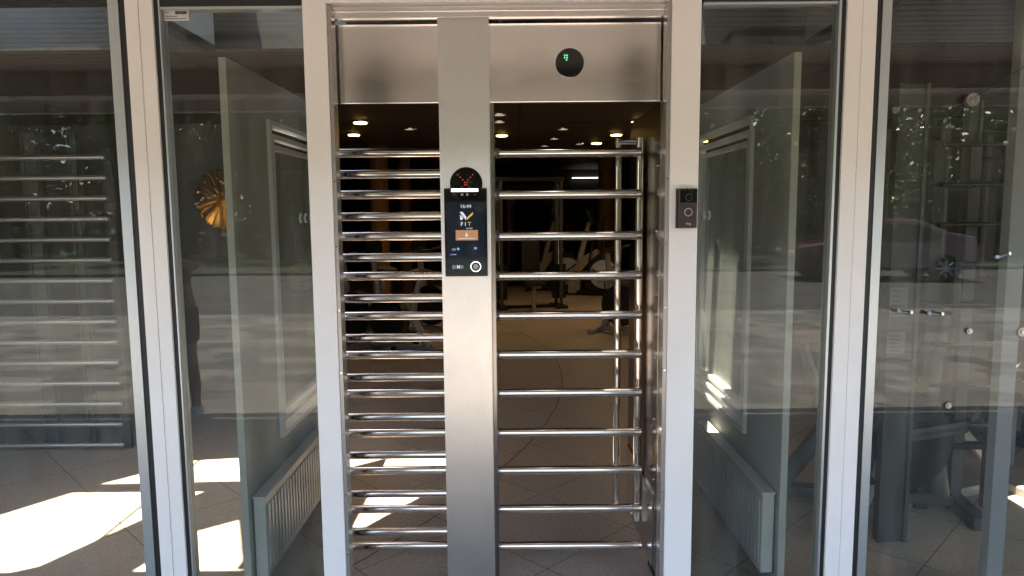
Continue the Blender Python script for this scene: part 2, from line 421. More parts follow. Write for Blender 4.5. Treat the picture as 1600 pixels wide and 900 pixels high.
# paper label at the top left of the left pane
st = B('glass_label', M['paper'], None, X(255,.005,20), X(294,.005,20), .0095, .0115, Z(32,.005,280), Z(12.5,.005,280))
tag(st, 'small white printed label in the top left corner of the glass left of the door', 'label')
ink = bmesh.new()
x0, x1 = X(273,.005,20), X(291,.005,20)
k = x0
while k < x1:
    wv = random.uniform(.0012,.003); box(ink, k, min(k+wv, x1), .0085, .0094, Z(21.8,.005,280), Z(17,.005,280)); k += wv+random.uniform(.0008,.0016)
for yy, a, b_ in ((15,257,269),(19,257,263),(25,257,276),(28.5,257,290)):
    box(ink, X(a,.005,20), X(b_,.005,20), .0085, .0094, Z(yy+.4,.005,280), Z(yy-.4,.005,280))
obj('print', ink, M['ink'], st)

# chevron stickers
def chevrons(px0, px1, py, flip, label):
    yy = .0085; x0, x1 = X(px0,yy,py), X(px1,yy,py); zc = Z(py,yy,(px0+px1)/2); h = .0185
    t_ = thing('chevron_sticker', label, 'sticker', 'chevron stickers on the glass')
    wv = (x1-x0)/3; bm = bmesh.new()
    for i in range(3):
        a = x0+i*wv if not flip else x1-i*wv; s = 1 if not flip else -1
        g = wv-.0035
        prism(bm, [(a,zc-h),(a+s*g*.62,zc-h),(a+s*g,zc),(a+s*g*.62,zc+h),(a,zc+h),(a+s*g*.38,zc)], yy-.001, yy+.001, 'y')
    obj('marking', bm, M['paperg'], t_)
chevrons(1088.5,1113,336,False,'frosted arrow chevrons on the glass right of the doorbell')
chevrons(465,488,341,True,'frosted arrow chevrons on the glass left of the door post')

# ------------------------------------------------------------------ turnstile
ts = thing('turnstile', 'full height stainless steel turnstile with stacked horizontal bars filling the doorway', 'turnstile')
YC, YH, YA, YB = -.005, .075, .30, .21
# channel and gap above the header
bm = bmesh.new()
box(bm, X(528,.03), X(1041,.03), .02, .07, Z(28,.03), Z(8.5,.03), bev=.003)
box(bm, X(528,.03), X(1041,.03), .016, .0195, Z(18,.03), Z(9,.03), bev=.001)
obj('top_channel', bm, M['steelh'], ts)
B('cable', M['cap'], ts, X(540,.12,20), X(690,.12,20), .12, .14, Z(34,.12), Z(31,.12))
TB('cable', M['mgrey'], ts, [at(780,33,.11), at(786,30,.11), at(794,27,.11), at(800,24,.12)], .004, 8)
# header: two panels butted behind the column
for a, b_ in ((523,728),(730,1046)):
    B('header_panel', M['steelh'], ts, X(a,YH,100), X(b_,YH,100), YH, YH+.035, Z(160,YH), Z(36.5,YH), bev=.0025)
B('header_box', M['steeld'], ts, X(525,YH), X(1040,YH), YH+.037, .122, Z(161,YH)+.004, Z(40,YH), bev=.003)
# the front column
B('column', M['steel'], ts, X(691,YC), X(768,YC), YC, YC+.07, 0, Z(28,YC,722), bev=.0025)
# dark pivot post behind the column
CYm = CY('pivot_post', M['steeld'], ts, (X(764,YA),YA-.0,0.02), (X(764,YA),YA,Z(161,YA)), .032, 28)
B('pivot_cover', M['steeld'], ts, X(744,.1), X(775.5,.1), .075, .16, 0, Z(161,.1), bev=.003)
# bars
ABAR = [238,303,368,430,492,553,613,675,734,794,852]
BBAR = [272,338,402,466,527.5,589,651,710.5,771,830.5]
xpiv = X(764,YA)
rb = None
for k, py in enumerate(ABAR):
    zc = Z(py+.5,YA,890); xa, xb = X(779,YA,py), X(1001,YA,py)
    bm = bmesh.new(); cyl(bm, (xa,YA,zc), (xb,YA,zc), .0192, 40); o = obj('rotor_bar', bm, M['chrome'], ts, smooth=True)
    bm = bmesh.new(); cyl(bm, (xa-.017,YA,zc), (xa+.004,YA,zc), .0245, 28, r2=.021); obj('end_collar', bm, M['cap'], o, smooth=True)
    bm = bmesh.new(); cyl(bm, (xb,YA,zc), (xb+.003,YA,zc), .0175, 28); obj('end_cap', bm, M['steeld'], o, smooth=True)
    # opposite wing of the rotor, to the left
    zc2 = Z(py+.9,YA,620)
    bm = bmesh.new(); cyl(bm, (X(529,YA,450),YA,zc2), (xpiv-.03,YA,zc2), .0185, 40); obj('rotor_bar', bm, M['chrome'], ts, smooth=True)
for k, py in enumerate(BBAR):
    zc = Z(py,YB,620)
    bm = bmesh.new(); cyl(bm, (X(529,YB,450),YB,zc), (X(700,YB,450),YB,zc), .0175, 40); obj('comb_bar', bm, M['chrome'], ts, smooth=True)
# left jamb profile that holds the comb
B('jamb_profile', M['black'], ts, X(526,.1), X(533,.1), .065, .12, 0, Z(161,.1), bev=.002)
# guard rail of bent tube on the right, behind the rotor bars
yg = .52
pts = arc([(X(966,yg),yg,Z(788,yg,966)), (X(966,yg),yg,Z(219,yg,966)), (X(966,yg),yg,Z(219,yg,966))], .03)
CY('guard_tube', M['chrome'], ts, (X(965,yg),yg,Z(788,yg,965)), (X(965,yg),yg,Z(217,yg,965)), .0165, 28)
CY('guard_tube', M['chrome'], ts, (X(998,.40),.40,Z(812,.40,998)), (X(998,.40),.40,Z(215,.40,998)), .0175, 28)
TB('guard_top_tube', M['chrome'], ts, [(X(998,.40),.40,Z(222,.40,998)), (X(965,yg),yg,Z(222,yg,965))], .012)
TB('guard_bottom_tube', M['chrome'], ts, [(X(998,.40),.40,Z(808,.40,998)), (X(965,yg),yg,Z(786,yg,965))], .012)
# side panel on the right with rivets, and the tall tube in front of it
B('side_panel', M['steeld'], ts, X(1027,.12), X(1027,.12)+.02, .10, .80, .10, Z(161,.12), bev=.003)
B('kick_plate', M['steelh'], ts, X(1027,.12)-.006, X(1027,.12)-.0008, .14, .78, .10, .42, bev=.001)
for k in range(8):
    zz = .22+k*.26
    CY('rivet', M['chrome'], ts, (X(1027,.12)-.0005,.15,zz), (X(1027,.12)-.004,.15,zz), .006, 12)
CY('jamb_tube', M['chrome'], ts, (X(1034,.06),.055,0), (X(1034,.06),.055,Z(188,.06,1034)), .0105, 24)
B('jamb_profile', M['black'], ts, X(1038,.1), X(1042,.1), .07, .36, 0, Z(161,.1), bev=.001)
# round displays
def led_disc(px, py, Y, r, name='status_display'):
    c = at(px, py, Y)
    bm = bmesh.new(); cyl(bm, (c.x,Y,c.z), (c.x,Y-.006,c.z), r, 64); o = obj(name, bm, M['glossblack'], ts, smooth=True)
    return o, c
dsp, c = led_disc(890, 98.5, YH, .0545)
for (px, py) in ((882.3,86.4),(886,86.4),(882.3,90),(886,90),(885.4,93.5)):
    q = at(px,py,YH-.007); CY('led', M['green'], dsp, (q.x,YH-.0062,q.z), (q.x,YH-.009,q.z), .0025, 12)
dsp2, c2 = led_disc(728.5, 287, YC, .0615)
for (px, py) in ((715,273),(719,277),(723,281),(738.5,273),(735,277),(731,281),(726,285),(729.5,285),(726,289),(729.5,289),(722,292.5),(733.5,292.5)):
    q = at(px,py,YC-.007); CY('led', M['red'], dsp2, (q.x,YC-.0062,q.z), (q.x,YC-.008,q.z), .0017, 10)

# ------------------------------------------------------------------ access terminal on the column
YT = YC-.028
te = thing('access_terminal', 'black touch screen entry terminal on the steel column, showing time and logo', 'terminal')
tx0, tx1 = X(694.5,YT,360), X(761.5,YT,360); tz0, tz1 = Z(432,YT,728), Z(294,YT,728)
B('casing', M['glossblack'], te, tx0, tx1, YT, YC-.001, tz0, tz1, bev=.004)
B('screen', M['screen'], te, tx0+.008, tx1-.008, YT-.0012, YT-.0002, tz0+.012, tz1-.05)
B('light_bar', M['whitelight'], te, X(705,YT,297), X(747,YT,297), YT-.002, YT-.0003, Z(299.5,YT,728), Z(294.8,YT,728), bev=.0008)
for px in (709,712,741,743.5):
    q = at(px,304,YT); CY('sensor_dot', M['ringw'], te, (q.x,YT,q.z), (q.x,YT-.001,q.z), .0011, 8)
for px in (722,730):
    q = at(px,304,YT); CY('camera_lens', M['mgrey'], te, (q.x,YT,q.z), (q.x,YT-.002,q.z), .0045, 16)
yt = YT-.0017
q = at(727.5,322.5,YT); text('clock_digits', '16:44', M['sw'], te, (q.x,yt,q.z), .0195)
bm = bmesh.new()
def quad(px): return [(at(a,b_,YT).x, at(a,b_,YT).z) for a, b_ in px]
prism(bm, quad([(718,331),(723,331),(729,339.5),(728,344)]), yt, yt+.0004, 'y')
prism(bm, quad([(719,335),(719,343.5),(722.5,343.5),(724,340.5)]), yt, yt+.0004, 'y')
obj('logo_mark', bm, M['sw'], te)
bm = bmesh.new(); prism(bm, quad([(739,331),(739,335),(729.5,344),(729.5,340)]), yt-.0002, yt+.0003, 'y')
obj('logo_mark', bm, M['sg'], te)
q = at(724,350.3,YT); text('logo_text', 'F I', M['sw'], te, (q.x,yt,q.z), .021, bold=.0002)
q = at(733.5,350.3,YT); text('logo_text', 'T', M['sg'], te, (q.x,yt,q.z), .021, bold=.0002)
q = at(733.5,357,YT); text('logo_text', '24 NO', M['sw'], te, (q.x,yt,q.z), .0085)
B('button', M['so'], te, X(712,YT,367), X(747,YT,367), yt-.0004, yt+.0004, Z(375.5,YT,728), Z(359.5,YT,728), bev=.0003)
bm = bmesh.new(); q = at(729,367,YT); cyl(bm, (q.x,yt-.0005,q.z+.001), (q.x,yt-.001,q.z+.001), .004, 12); box(bm, q.x-.0012,q.x+.0008, yt-.001,yt-.0005, q.z, q.z+.012); box(bm, q.x-.004,q.x+.005, yt-.001,yt-.0005, q.z-.006, q.z-.001)
obj('touch_icon', bm, M['sw'], te)
bm = bmesh.new()
for i in range(12): box(bm, X(716,YT,372)+i*.0055, X(716,YT,372)+i*.0055+.0042, yt-.001, yt-.0005, Z(372.7,YT), Z(371.4,YT))
obj('caption', bm, M['sw'], te)
q = at(716,389,YT); CY('language_dot', M['sb'], te, (q.x,yt,q.z), (q.x,yt+.0004,q.z), .0052, 20)
B('toggle', M['ringw'], te, X(707.5,YT), X(713,YT), yt, yt+.0003, Z(390.5,YT), Z(387.5,YT))
q = at(743,388,YT); text('grid_icon', '88', M['sb'], te, (q.x,yt,q.z), .011, bold=.0005)
bm = bmesh.new(); tube(bm, [(X(706,YT)+.003*math.cos(a), yt, Z(397,YT)+.003*math.sin(a)) for a in [2*math.pi*i/12 for i in range(12)]], .0005, 6, closed=True); box(bm, X(708,YT), X(714,YT), yt, yt+.0004, Z(397.5,YT), Z(396.3,YT)); obj('small_icon', bm, M['sb'], te)
q = at(716.5,417.2,YT); text('contactless_mark', 'N', M['sw'], te, (q.x,yt,q.z), .016, bold=.0012)
bm = bmesh.new()
for s in (-1,1):
    for r_ in (.0125,.0175,.0225):
        if s == 1 and r_ > .02: continue
        tube(bm, [(q.x+s*r_*math.cos(a), yt, q.z+r_*.62*math.sin(a)) for a in [R(-38+k*9.5) for k in range(9)]], .0006, 6)
obj('contactless_waves', bm, M['sw'], te)
q = at(743.5,416.5,YT)
bm = bmesh.new(); tube(bm, [(q.x+.0185*math.cos(a), yt-.001, q.z+.0185*math.sin(a)) for a in [2*math.pi*i/40 for i in range(40)]], .0011, 8, closed=True); obj('reader_ring', bm, M['whitelight'], te, smooth=True)
CY('reader_lens', M['mgrey'], te, (q.x,yt,q.z), (q.x,yt-.001,q.z), .010, 24)

# ------------------------------------------------------------------ video doorbell on its wedge
db = thing('doorbell', 'dark brown video doorbell on the white post right of the door', 'doorbell')
YD = FY0
dx0, dx1 = X(1057,YD,330), X(1085.5,YD,330); dz0, dz1 = Z(356,YD,1070), Z(295,YD,1070)
bm = bmesh.new(); prism(bm, [(dx0-.004,YD-.0005),(dx1+.002,YD-.0005),(dx1+.002,YD-.018),(dx0+.001,YD-.006)], dz0-.001, dz1+.001)
obj('wedge_mount', bm, M['black'], db)
B('casing', M['bronze'], db, dx0+.003, dx1+.001, YD-.034, YD-.0185, dz0, dz1, bev=.003)
zsplit = Z(317,YD,1070)
B('camera_panel', M['glossblack'], db, dx0+.006, dx1-.001, YD-.0352, YD-.0342, zsplit, dz1-.003, bev=.0004)
cx = (dx0+dx1)/2+.002
CY('camera_lens', M['glossblack'], db, (cx,YD-.0355,Z(311,YD)), (cx,YD-.041,Z(311,YD)), .0115, 32)
bm = bmesh.new(); tube(bm, [(cx+.0118*math.cos(a), YD-.0385, Z(311,YD)+.0118*math.sin(a)) for a in [2*math.pi*i/32 for i in range(32)]], .0012, 8, closed=True); obj('lens_bezel', bm, M['cap'], db, smooth=True)
bm = bmesh.new()
for _ in range(5):
    x_, z_ = cx+random.uniform(-.022,.022), Z(300,YD)+random.uniform(-.006,.008)
    prism(bm, [(x_,z_),(x_+.006,z_+.002),(x_+.003,z_+.007)], YD-.0358, YD-.0353, 'y')
obj('grille_facets', bm, M['black'], db)
bm = bmesh.new(); tube(bm, [(cx+.0138*math.cos(a), YD-.0345, Z(334,YD)+.0138*math.sin(a)) for a in [2*math.pi*i/40 for i in range(40)]], .0016, 8, closed=True); obj('button_ring', bm, M['ringw'], db, smooth=True)
CY('push_button', M['bronze'], db, (cx,YD-.034,Z(334,YD)), (cx,YD-.0358,Z(334,YD)), .012, 32)
text('logo_text', 'ring', M['ringw'], db, (cx,YD-.0345,Z(351.5,YD)), .013, bold=.0002)

# ------------------------------------------------------------------ partitions, windows and radiators inside, left and right
def mirror_side(s, side):
    XW = s*1.09          # inner face towards the centre
    XO = s*1.118
    y0, y1 = .075, 1.55
    pt = thing('partition_wall', f'grey inner side wall with a white framed window behind the {side} glass pane', 'wall', 'inner side walls of the entrance')
    wy0, wy1, wz0, wz1 = .50, 1.50, .56, 2.02
    bm = bmesh.new()
    box(bm, XW, XO, y0, wy0, 0, 2.2); box(bm, XW, XO, wy1, y1, 0, 2.2)
    box(bm, XW, XO, wy0, wy1, 0, wz0); box(bm, XW, XO, wy0, wy1, wz1, 2.2)
    obj('panel', bm, M['gwall'], pt)
    bm = bmesh.new(); xa, xb = XW-s*.018, XO+s*.01
    for k, (d, o_) in enumerate(((.0, .0), (.055, .012), (.10, .024))):
        a, b_, c_, d_ = wy0+d, wy1-d, wz0+d, wz1-d; t_ = .022; xx = xa+s*o_
        box(bm, xx, xb, a, a+t_, c_, d_, bev=.002); box(bm, xx, xb, b_-t_, b_, c_, d_, bev=.002)
        box(bm, xx, xb, a+t_+.0005, b_-t_-.0005, c_, c_+t_, bev=.002); box(bm, xx, xb, a+t_+.0005, b_-t_-.0005, d_-t_, d_, bev=.002)
    # flat infill between the mouldings
    for a, b_, c_, d_ in ((wy0+.022,wy0+.055,wz0+.022,wz1-.022),(wy0+.077,wy0+.10,wz0+.077,wz1-.077)):
        box(bm, XW+s*.01, XO, a, b_, c_, d_)
    wf = obj('window_frame', bm, M['wframe'], pt)
    B('bright_backing', M['bright_backing'], wf, XW+s*.037, XW+s*.042, wy0+.12, wy1-.12, wz0+.12, wz1-.12)  # added pale panel, imitates the bright reflections in this window
    B('glass_pane', M['glass'], wf, XW+s*.026, XW+s*.031, wy0+.12, wy1-.12, wz0+.12, wz1-.12)
    # bulkhead and dark rail above
    bh = thing('bulkhead', f'plain grey bulkhead with a dark lower edge above the {side} glass pane', 'bulkhead', 'bulkheads over the entrance')
    xb0 = s*1.5
    B('board', M['gwall'], bh, xb0, xb0+s*.05, .10, .99, 2.455, 2.745)
    B('edge_trim', M['black'], bh, xb0-s*.004, xb0+s*.055, .095, .985, 2.42, 2.4545)
    # radiator
    rd = thing('radiator', f'ribbed panel radiator low on the {side} inner side wall', 'radiator', 'radiators on the inner side walls')
    rx0, rx1 = XW-s*.012, XW-s*.062; ra, rbb = .10, 1.10; rz0, rz1 = .09, .43
    bm = bmesh.new(); box(bm, rx0, rx1, ra, rbb, rz0, rz1, bev=.006); n_ = 24
    for i in range(n_):
        yy = ra+.03+(rbb-ra-.06)*i/(n_-1); box(bm, rx1-s*.0005, rx1-s*.006, yy-.010, yy+.010, rz0+.03, rz1-.03, bev=.002)
    obj('panel', bm, M['rad'], rd)
    B('top_grille', M['rad'], rd, rx0+s*.004, rx1-s*.004, ra-.003, rbb+.003, rz1+.001, rz1+.010, bev=.002)
    for yy in (ra+.15, rbb-.15): B('bracket', M['steeld'], rd, XW-s*.001, rx0+s*.0, yy, yy+.03, rz0+.05, rz1-.05)
    TB('pipe', M['rad'], rd, arc([(rx0-s*.02,rbb+.001,rz0+.03),(rx0-s*.02,rbb+.06,rz0+.03),(rx0-s*.02,rbb+.06,0)], .03), .008)
    CY('valve', M['chrome'], rd, (rx0-s*.02,rbb+.06,rz0+.01), (rx0-s*.02,rbb+.06,rz0+.08), .016, 16)
    return XW
mirror_side(-1, 'left'); mirror_side(1, 'right')

# dark lower partitions deeper in the gym
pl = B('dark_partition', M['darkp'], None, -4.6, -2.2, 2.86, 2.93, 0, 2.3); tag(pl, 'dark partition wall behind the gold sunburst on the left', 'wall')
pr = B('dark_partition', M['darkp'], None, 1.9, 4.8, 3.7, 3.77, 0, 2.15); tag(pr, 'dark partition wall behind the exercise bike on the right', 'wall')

# gold sunburst disc
cg = Vector((-2.215, 2.78, 1.715)); bm = bmesh.new(); n_ = 24; cv = bm.verts.new((0,0,0.02))
ring1, ring2 = [], []
for i in range(n_*2):
    a = math.pi*i/n_; up = .040+random.uniform(-.008,.008) if i % 2 else -.010
    ring1.append(bm.verts.new((.06*math.cos(a), .06*math.sin(a), .016+up*.3)))
    rr = .235*(1+random.uniform(-.02,.02)) if i % 2 else .222
    ring2.append(bm.verts.new((rr*math.cos(a), rr*math.sin(a), up+random.uniform(-.004,.004))))
L_ = n_*2
for i in range(L_):
    j = (i+1) % L_
    bm.faces.new((cv, ring1[i], ring1[j])); bm.faces.new((ring1[i], ring2[i], ring2[j], ring1[j]))
bmesh.ops.rotate(bm, verts=bm.verts, cent=(0,0,0), matrix=Matrix.Rotation(R(90),3,'X'))
bmesh.ops.solidify(bm, geom=bm.faces[:], thickness=.003)
gd = obj('sunburst_ornament', bm, M['gold'], None, loc=cg); tag(gd, 'round pleated gold sunburst ornament behind the glass left of the door', 'wall ornament')
CY('hook', M['steeld'], gd, (0,.0,0), (0,.078,0), .008, 12)

# added bar racks, stand-ins for the turnstile's reflection in the outer panes
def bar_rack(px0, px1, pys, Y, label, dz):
    t_ = thing('reflection_bars', label, 'reflection stand-in', 'added bar racks standing in for reflections')
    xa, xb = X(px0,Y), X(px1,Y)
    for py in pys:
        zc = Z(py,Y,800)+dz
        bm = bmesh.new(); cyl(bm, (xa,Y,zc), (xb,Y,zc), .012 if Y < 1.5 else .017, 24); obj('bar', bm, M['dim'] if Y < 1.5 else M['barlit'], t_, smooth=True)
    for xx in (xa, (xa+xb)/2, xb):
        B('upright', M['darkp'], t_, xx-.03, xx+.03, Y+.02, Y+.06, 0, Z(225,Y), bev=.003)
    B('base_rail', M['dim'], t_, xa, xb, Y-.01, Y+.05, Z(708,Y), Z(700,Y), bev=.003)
bar_rack(-260, 178, [240+32.1*k for k in range(15)], 2.0, 'added rack of closely stacked dim bars standing in for the turnstile reflection in the far left glass', .0)
bar_rack(1462, 1572, [232+62.5*k for k in range(8)], .9, 'narrow added rack of widely spaced dim bars standing in for the turnstile reflection in the far right glass', 0)

# added upright profiles, stand-ins for mirrored posts and frames in the outer panes
lp = mat('pale_profile', (.07,.072,.066), .5)
for px, wv, Y, lab in ((62,.09,2.12,'added upright profile standing in for a mirrored frame in the far left glass, nearer the left edge'),(128,.05,2.14,'thin added upright profile standing in for a mirrored frame amid the far left bars'),(1412,.13,.55,'broad added upright profile standing in for the mirrored white post in the far right glass beside the white mullion'),(1508,.06,1.05,'slim added upright profile standing in for a mirrored frame, left of the grey stile on the far right')):
    bm = bmesh.new(); xx = X(px,Y); box(bm, xx-wv/2, xx+wv/2, Y, Y+.05, 0, 2.16, bev=.003)
    box(bm, xx-wv/2-.006, xx-wv/2+.012, Y-.012, Y-.0005, 0, 2.16, bev=.001); box(bm, xx+wv/2-.012, xx+wv/2+.006, Y-.012, Y-.0005, 0, 2.16, bev=.001)
    tag(obj('reflection_profile', bm, lp), lab, 'profile', 'upright profiles added for reflections')

# fittings and notices on the far right glass
def fitting(px, py, Y, r, dep, label):
    c = at(px,py,Y); t_ = thing('glass_fitting', label, 'fitting', 'round steel fittings on the far right glass')
    CY('disc', M['dim2'], t_, (c.x,Y,c.z), (c.x,Y-dep,c.z), r, 28)
    CY('stem', M['steeld'], t_, (c.x,Y-dep,c.z), (c.x,Y-dep-.004,c.z), r*.45, 20)
    return t_
f1 = fitting(1515,157,.012,.025,.022,'largest round steel fitting, high on the far right glass with a thin wire')
p0, p1 = at(1520,152,0), at(1604,101,0)
TB('wire', M['dim'], f1, [(p0.x,-.01,p0.z),(p1.x,-.01,p1.z)], .0016, 8)
fitting(1513,517,.017,.012,.010,'small round steel fitting at mid height on the far right glass')
fitting(1480,633,.017,.012,.010,'small round steel fitting low on the far right glass above the machine')
fitting(1594,518,.03,.018,.014,'round steel knob on the grey stile at the right edge')
for px, py, lab in ((1565,400,'pair of bright steel clamp screws on the far right glass below the round fitting'),(1412,488,'bright steel clamp screws in front of the upper notice'),(1460,491,'bright steel clamp screws between the notices and the pale profile')):
    t_ = thing('clamp_screw', lab, 'fitting', 'clamp screws on the far right glass'); c = at(px,py,.0)
    a_ = random.uniform(-.4,.9)
    for k in (-1,1):
        o_ = Vector((k*.016*math.cos(a_),0,k*.016*math.sin(a_)))
        CY('screw', M['dim2'], t_, (c.x+o_.x,.016,c.z+o_.z), (c.x+o_.x*1.6,-.012,c.z+o_.z+.004), .007, 14)
    TB('link', M['dim2'], t_, [(c.x-.022*math.cos(a_),-.004,c.z-.022*math.sin(a_)),(c.x+.022*math.cos(a_),-.004,c.z+.022*math.sin(a_))], .004, 10)
for px, py, h, lab in ((1404,472,46,'upper white paper notice behind the far right glass'),(1400,536,34,'lower white paper notice behind the far right glass')):
    Y = .30; x0, x1 = X(px-14,Y,py), X(px+14,Y,py)
    o = B('paper_notice', M['paperg'], None, x0, x1, Y, Y+.002, Z(py+h/2,Y,px), Z(py-h/2,Y,px)); tag(o, lab, 'notice', 'paper notices inside')
    o.rotation_euler = (0, 0, 0)
    bm = bmesh.new()
    for k in range(5):
        zz = Z(py-h/2+6+k*h/6,Y,px); box(bm, x0+.01, x0+.01+random.uniform(.03,.06), Y-.001, Y-.0003, zz-.0016, zz+.0016)
    obj('print', bm, M['ink'], o)

# ------------------------------------------------------------------ lamps in the dark ceiling
LM = [(563,192,1),(784,212,1),(997,191,1),(963,211,1),(932,224,1),(553,211,1),(1140,175,1),(1098,221,1),(880,203,0),(866,218,0),(780,192,0),(780,181,0),(640,203,0),(851,229,0),(905,226,0),(1290,24,1),(1412,30,2)]
names = {0:'first row at the left bars, large and warm',}
LAB = ['bright warm ceiling lamp above the left bars near the jamb','warm ceiling lamp just right of the steel column','brightest warm ceiling lamp near the right end of the top bar',
 'warm ceiling lamp above the top bar, left of the brightest one','small warm ceiling lamp seen just above the top right bar','faint warm ceiling lamp low behind the top left bar','warm ceiling lamp seen through the glass right of the doorbell',
 'warm ceiling lamp at the inner edge of the right glass pane','unlit ceiling lamp in the middle over the right bars','small unlit ceiling lamp nearest above the top right bar','unlit ceiling lamp beside the column, lower of two','unlit ceiling lamp beside the column, upper of two',
 'unlit ceiling lamp close to the left side of the column','tiny unlit ceiling lamp farthest back over the right bars','tiny unlit ceiling lamp farthest back near the guard tubes','bright ceiling lamp at the top of the right glass pane','softly glowing ceiling lamp at the top of the far right glass']
CZ = ROOFZ-.001
dl = None
for (px, py, lt), lab in zip(LM, LAB):
    p = on_floor(px, py, CZ-.02)
    t_ = thing('ceiling_lamp', lab, 'ceiling lamp', 'recessed ceiling lamps', (p.x,p.y,0))
    r_ = .10 if lt == 1 else .085
    if lt == 2 or py < 40: r_ = .075
    bm = bmesh.new(); tube(bm, [(r_*math.cos(a), r_*math.sin(a), CZ-.008) for a in [2*math.pi*i/32 for i in range(32)]], .012, 8, closed=True)
    obj('rim', bm, M['steelh'], t_, smooth=True)
    CY('diffuser', M['lamp'] if lt == 1 else M['lampdim'], t_, (0,0,CZ-.03 if lt==1 else CZ-.012), (0,0,CZ), r_*.8, 28)
    if lt == 1:
        li = bpy.data.lights.new('downlight', 'SPOT'); li.energy = 2.2; li.color = (1,.74,.45); li.spot_size = R(150); li.spot_blend = .8; li.shadow_soft_size = .07
        lo = bpy.data.objects.new('downlight', li); C.objects.link(lo); lo.parent = t_; lo.location = (0,0,CZ-.06)
# thin joints of the ceiling panels
bm = bmesh.new()
for yv in (4.2,6.6,9,11.4,13.8): box(bm, -8.9, 8.9, yv, yv+.02, CZ-.004, CZ)
for xv in (-4.8,-2.4,0.1,2.6,5): box(bm, xv, xv+.02, .3, 16.8, CZ-.008, CZ-.0045)
tag(obj('ceiling_joints', bm, M['dark']), kind='structure')
# linear lamps
t_ = thing('tube_lamp', 'thin slanting white tube lamp seen through the glass right of the doorbell', 'lamp')
a, b_ = at(1134,258,5.2), at(1168,251.5,5.8)
TB('tube', M['tubelamp'], t_, [a, b_], .016, 10)
for p in (a, b_): CY('rod', M['dim'], t_, p, (p.x,p.y,ROOFZ), .006, 8)
t_ = thing('tube_lamp', 'long white light strip on the back wall behind the exercise machines', 'lamp')
a, b_ = at(894,278,16.8), at(958,277.5,16.8)
TB('tube', M['tubelamp'], t_, [a, b_], .014, 10)

# ochre columns
for px, Y, r_, lab in ((597,9.5,.155,'thick ochre column seen between the left bars'),(636,11.5,.12,'thinner ochre column right of the thick one, left bars'),(946,12.5,.17,'ochre column behind the guard tubes on the right')):
    bm = bmesh.new(); xx = X(px,Y); cyl(bm, (xx,Y,0), (xx,Y,ROOFZ), r_, 32); cyl(bm, (xx,Y,0), (xx,Y,.12), r_+.02, 32)
    tag(obj('column', bm, M['ochre'], smooth=True), lab, 'column', 'ochre columns in the gym')

# ------------------------------------------------------------------ gym machines
def elliptical(label, loc, rz, text_=None, disc=M['disc'], group='cross trainers'):
    t_ = thing('cross_trainer', label, 'exercise machine', group, loc, rz)
    bm = bmesh.new(); box(bm, -.28,.28,-.9,-.82,.0,.07,bev=.02); box(bm,-.28,.28,.75,.83,0,.07,bev=.02); box(bm,-.05,.05,-.82,.75,.03,.10,bev=.02); obj('base_frame', bm, M['machine'], t_)
    bm = bmesh.new(); prism(bm, [(-.35,.10),(.36,.10),(.42,.42),(.20,.78),(-.05,.80),(-.30,.5)], -.10, .10, 'x')
    bmesh.ops.bevel(bm, geom=bm.edges[:], offset=.03, segments=3, affect='EDGES'); o = obj('flywheel_housing', bm, M['machine'], t_, smooth=True)
    for s in (-1,1):
        bm = bmesh.new(); cyl(bm, (s*.105,0,.42), (s*.135,0,.42), .27, 48); d_ = obj('flywheel_disc', bm, disc, t_, smooth=True)
        bm = bmesh.new()
        for k in range(3):
            a = k*2.09+.4; cyl(bm, (s*.14,0,.42), (s*.14,.25*math.cos(a),.42+.25*math.sin(a)), .014, 10)
        obj('crank', bm, M['machine'], d_)
        bm = bmesh.new(); tube(bm, arc([(s*.20,.12,.30),(s*.20,-.35,.32),(s*.19,-.85,.18)], .1), .022, 12); obj('pedal_arm', bm, M['mgrey'], t_, smooth=True)
        B('pedal', M['machine'], t_, s*.20-.06, s*.20+.06, -.62,-.28,.34,.40, bev=.015)
        bm = bmesh.new(); tube(bm, arc([(s*.22,.30,.35),(s*.24,.22,.9),(s*.26,.10,1.25),(s*.25,.02,1.55)], .15), .018, 12); obj('handlebar', bm, M['machine'], t_, smooth=True)
    bm = bmesh.new(); tube(bm, arc([(0,.55,.1),(0,.46,.8),(0,.28,1.45)], .3), [.06]*4+[.05]*5, 14) if False else tube(bm, [(0,.55,.1),(0,.52,.45),(0,.46,.8),(0,.38,1.1),(0,.30,1.40)], [.075,.07,.06,.05,.045], 14)
    obj('mast', bm, M['mgrey'], t_, smooth=True)
    bm = bmesh.new(); box(bm,-.2,.2,-.02,.03,-.14,.14,bev=.015); bmesh.ops.rotate(bm, verts=bm.verts, cent=(0,0,0), matrix=Matrix.Rotation(R(-20),3,'X')); bmesh.ops.translate(bm, verts=bm.verts, vec=(0,.26,1.50)); c_ = obj('console', bm, M['machine'], t_)
    sw = [(.70,.04),(.69,.28),(.60,.52),(.42,.74),(.15,.90),(.10,.80),(.32,.64),(.46,.46),(.53,.26),(.54,.04)]
    bm = bmesh.new(); prism(bm, sw, -.12, .12, 'x'); bmesh.ops.bevel(bm, geom=bm.edges[:], offset=.015, segments=2, affect='EDGES'); obj('curved_shroud', bm, M['shroud'], t_, smooth=True)
    return t_
e1 = elliptical('cross trainer with a blue grey disc, left one of the pair behind the right bars', (on_floor(888,455).x, on_floor(888,455).y, 0), R(72))
e2 = copy_tree(e1); e2.location = (on_floor(945,462).x, on_floor(945,462).y, 0)
e2['label'] = 'cross trainer with a blue grey disc, nearer the guard tubes'

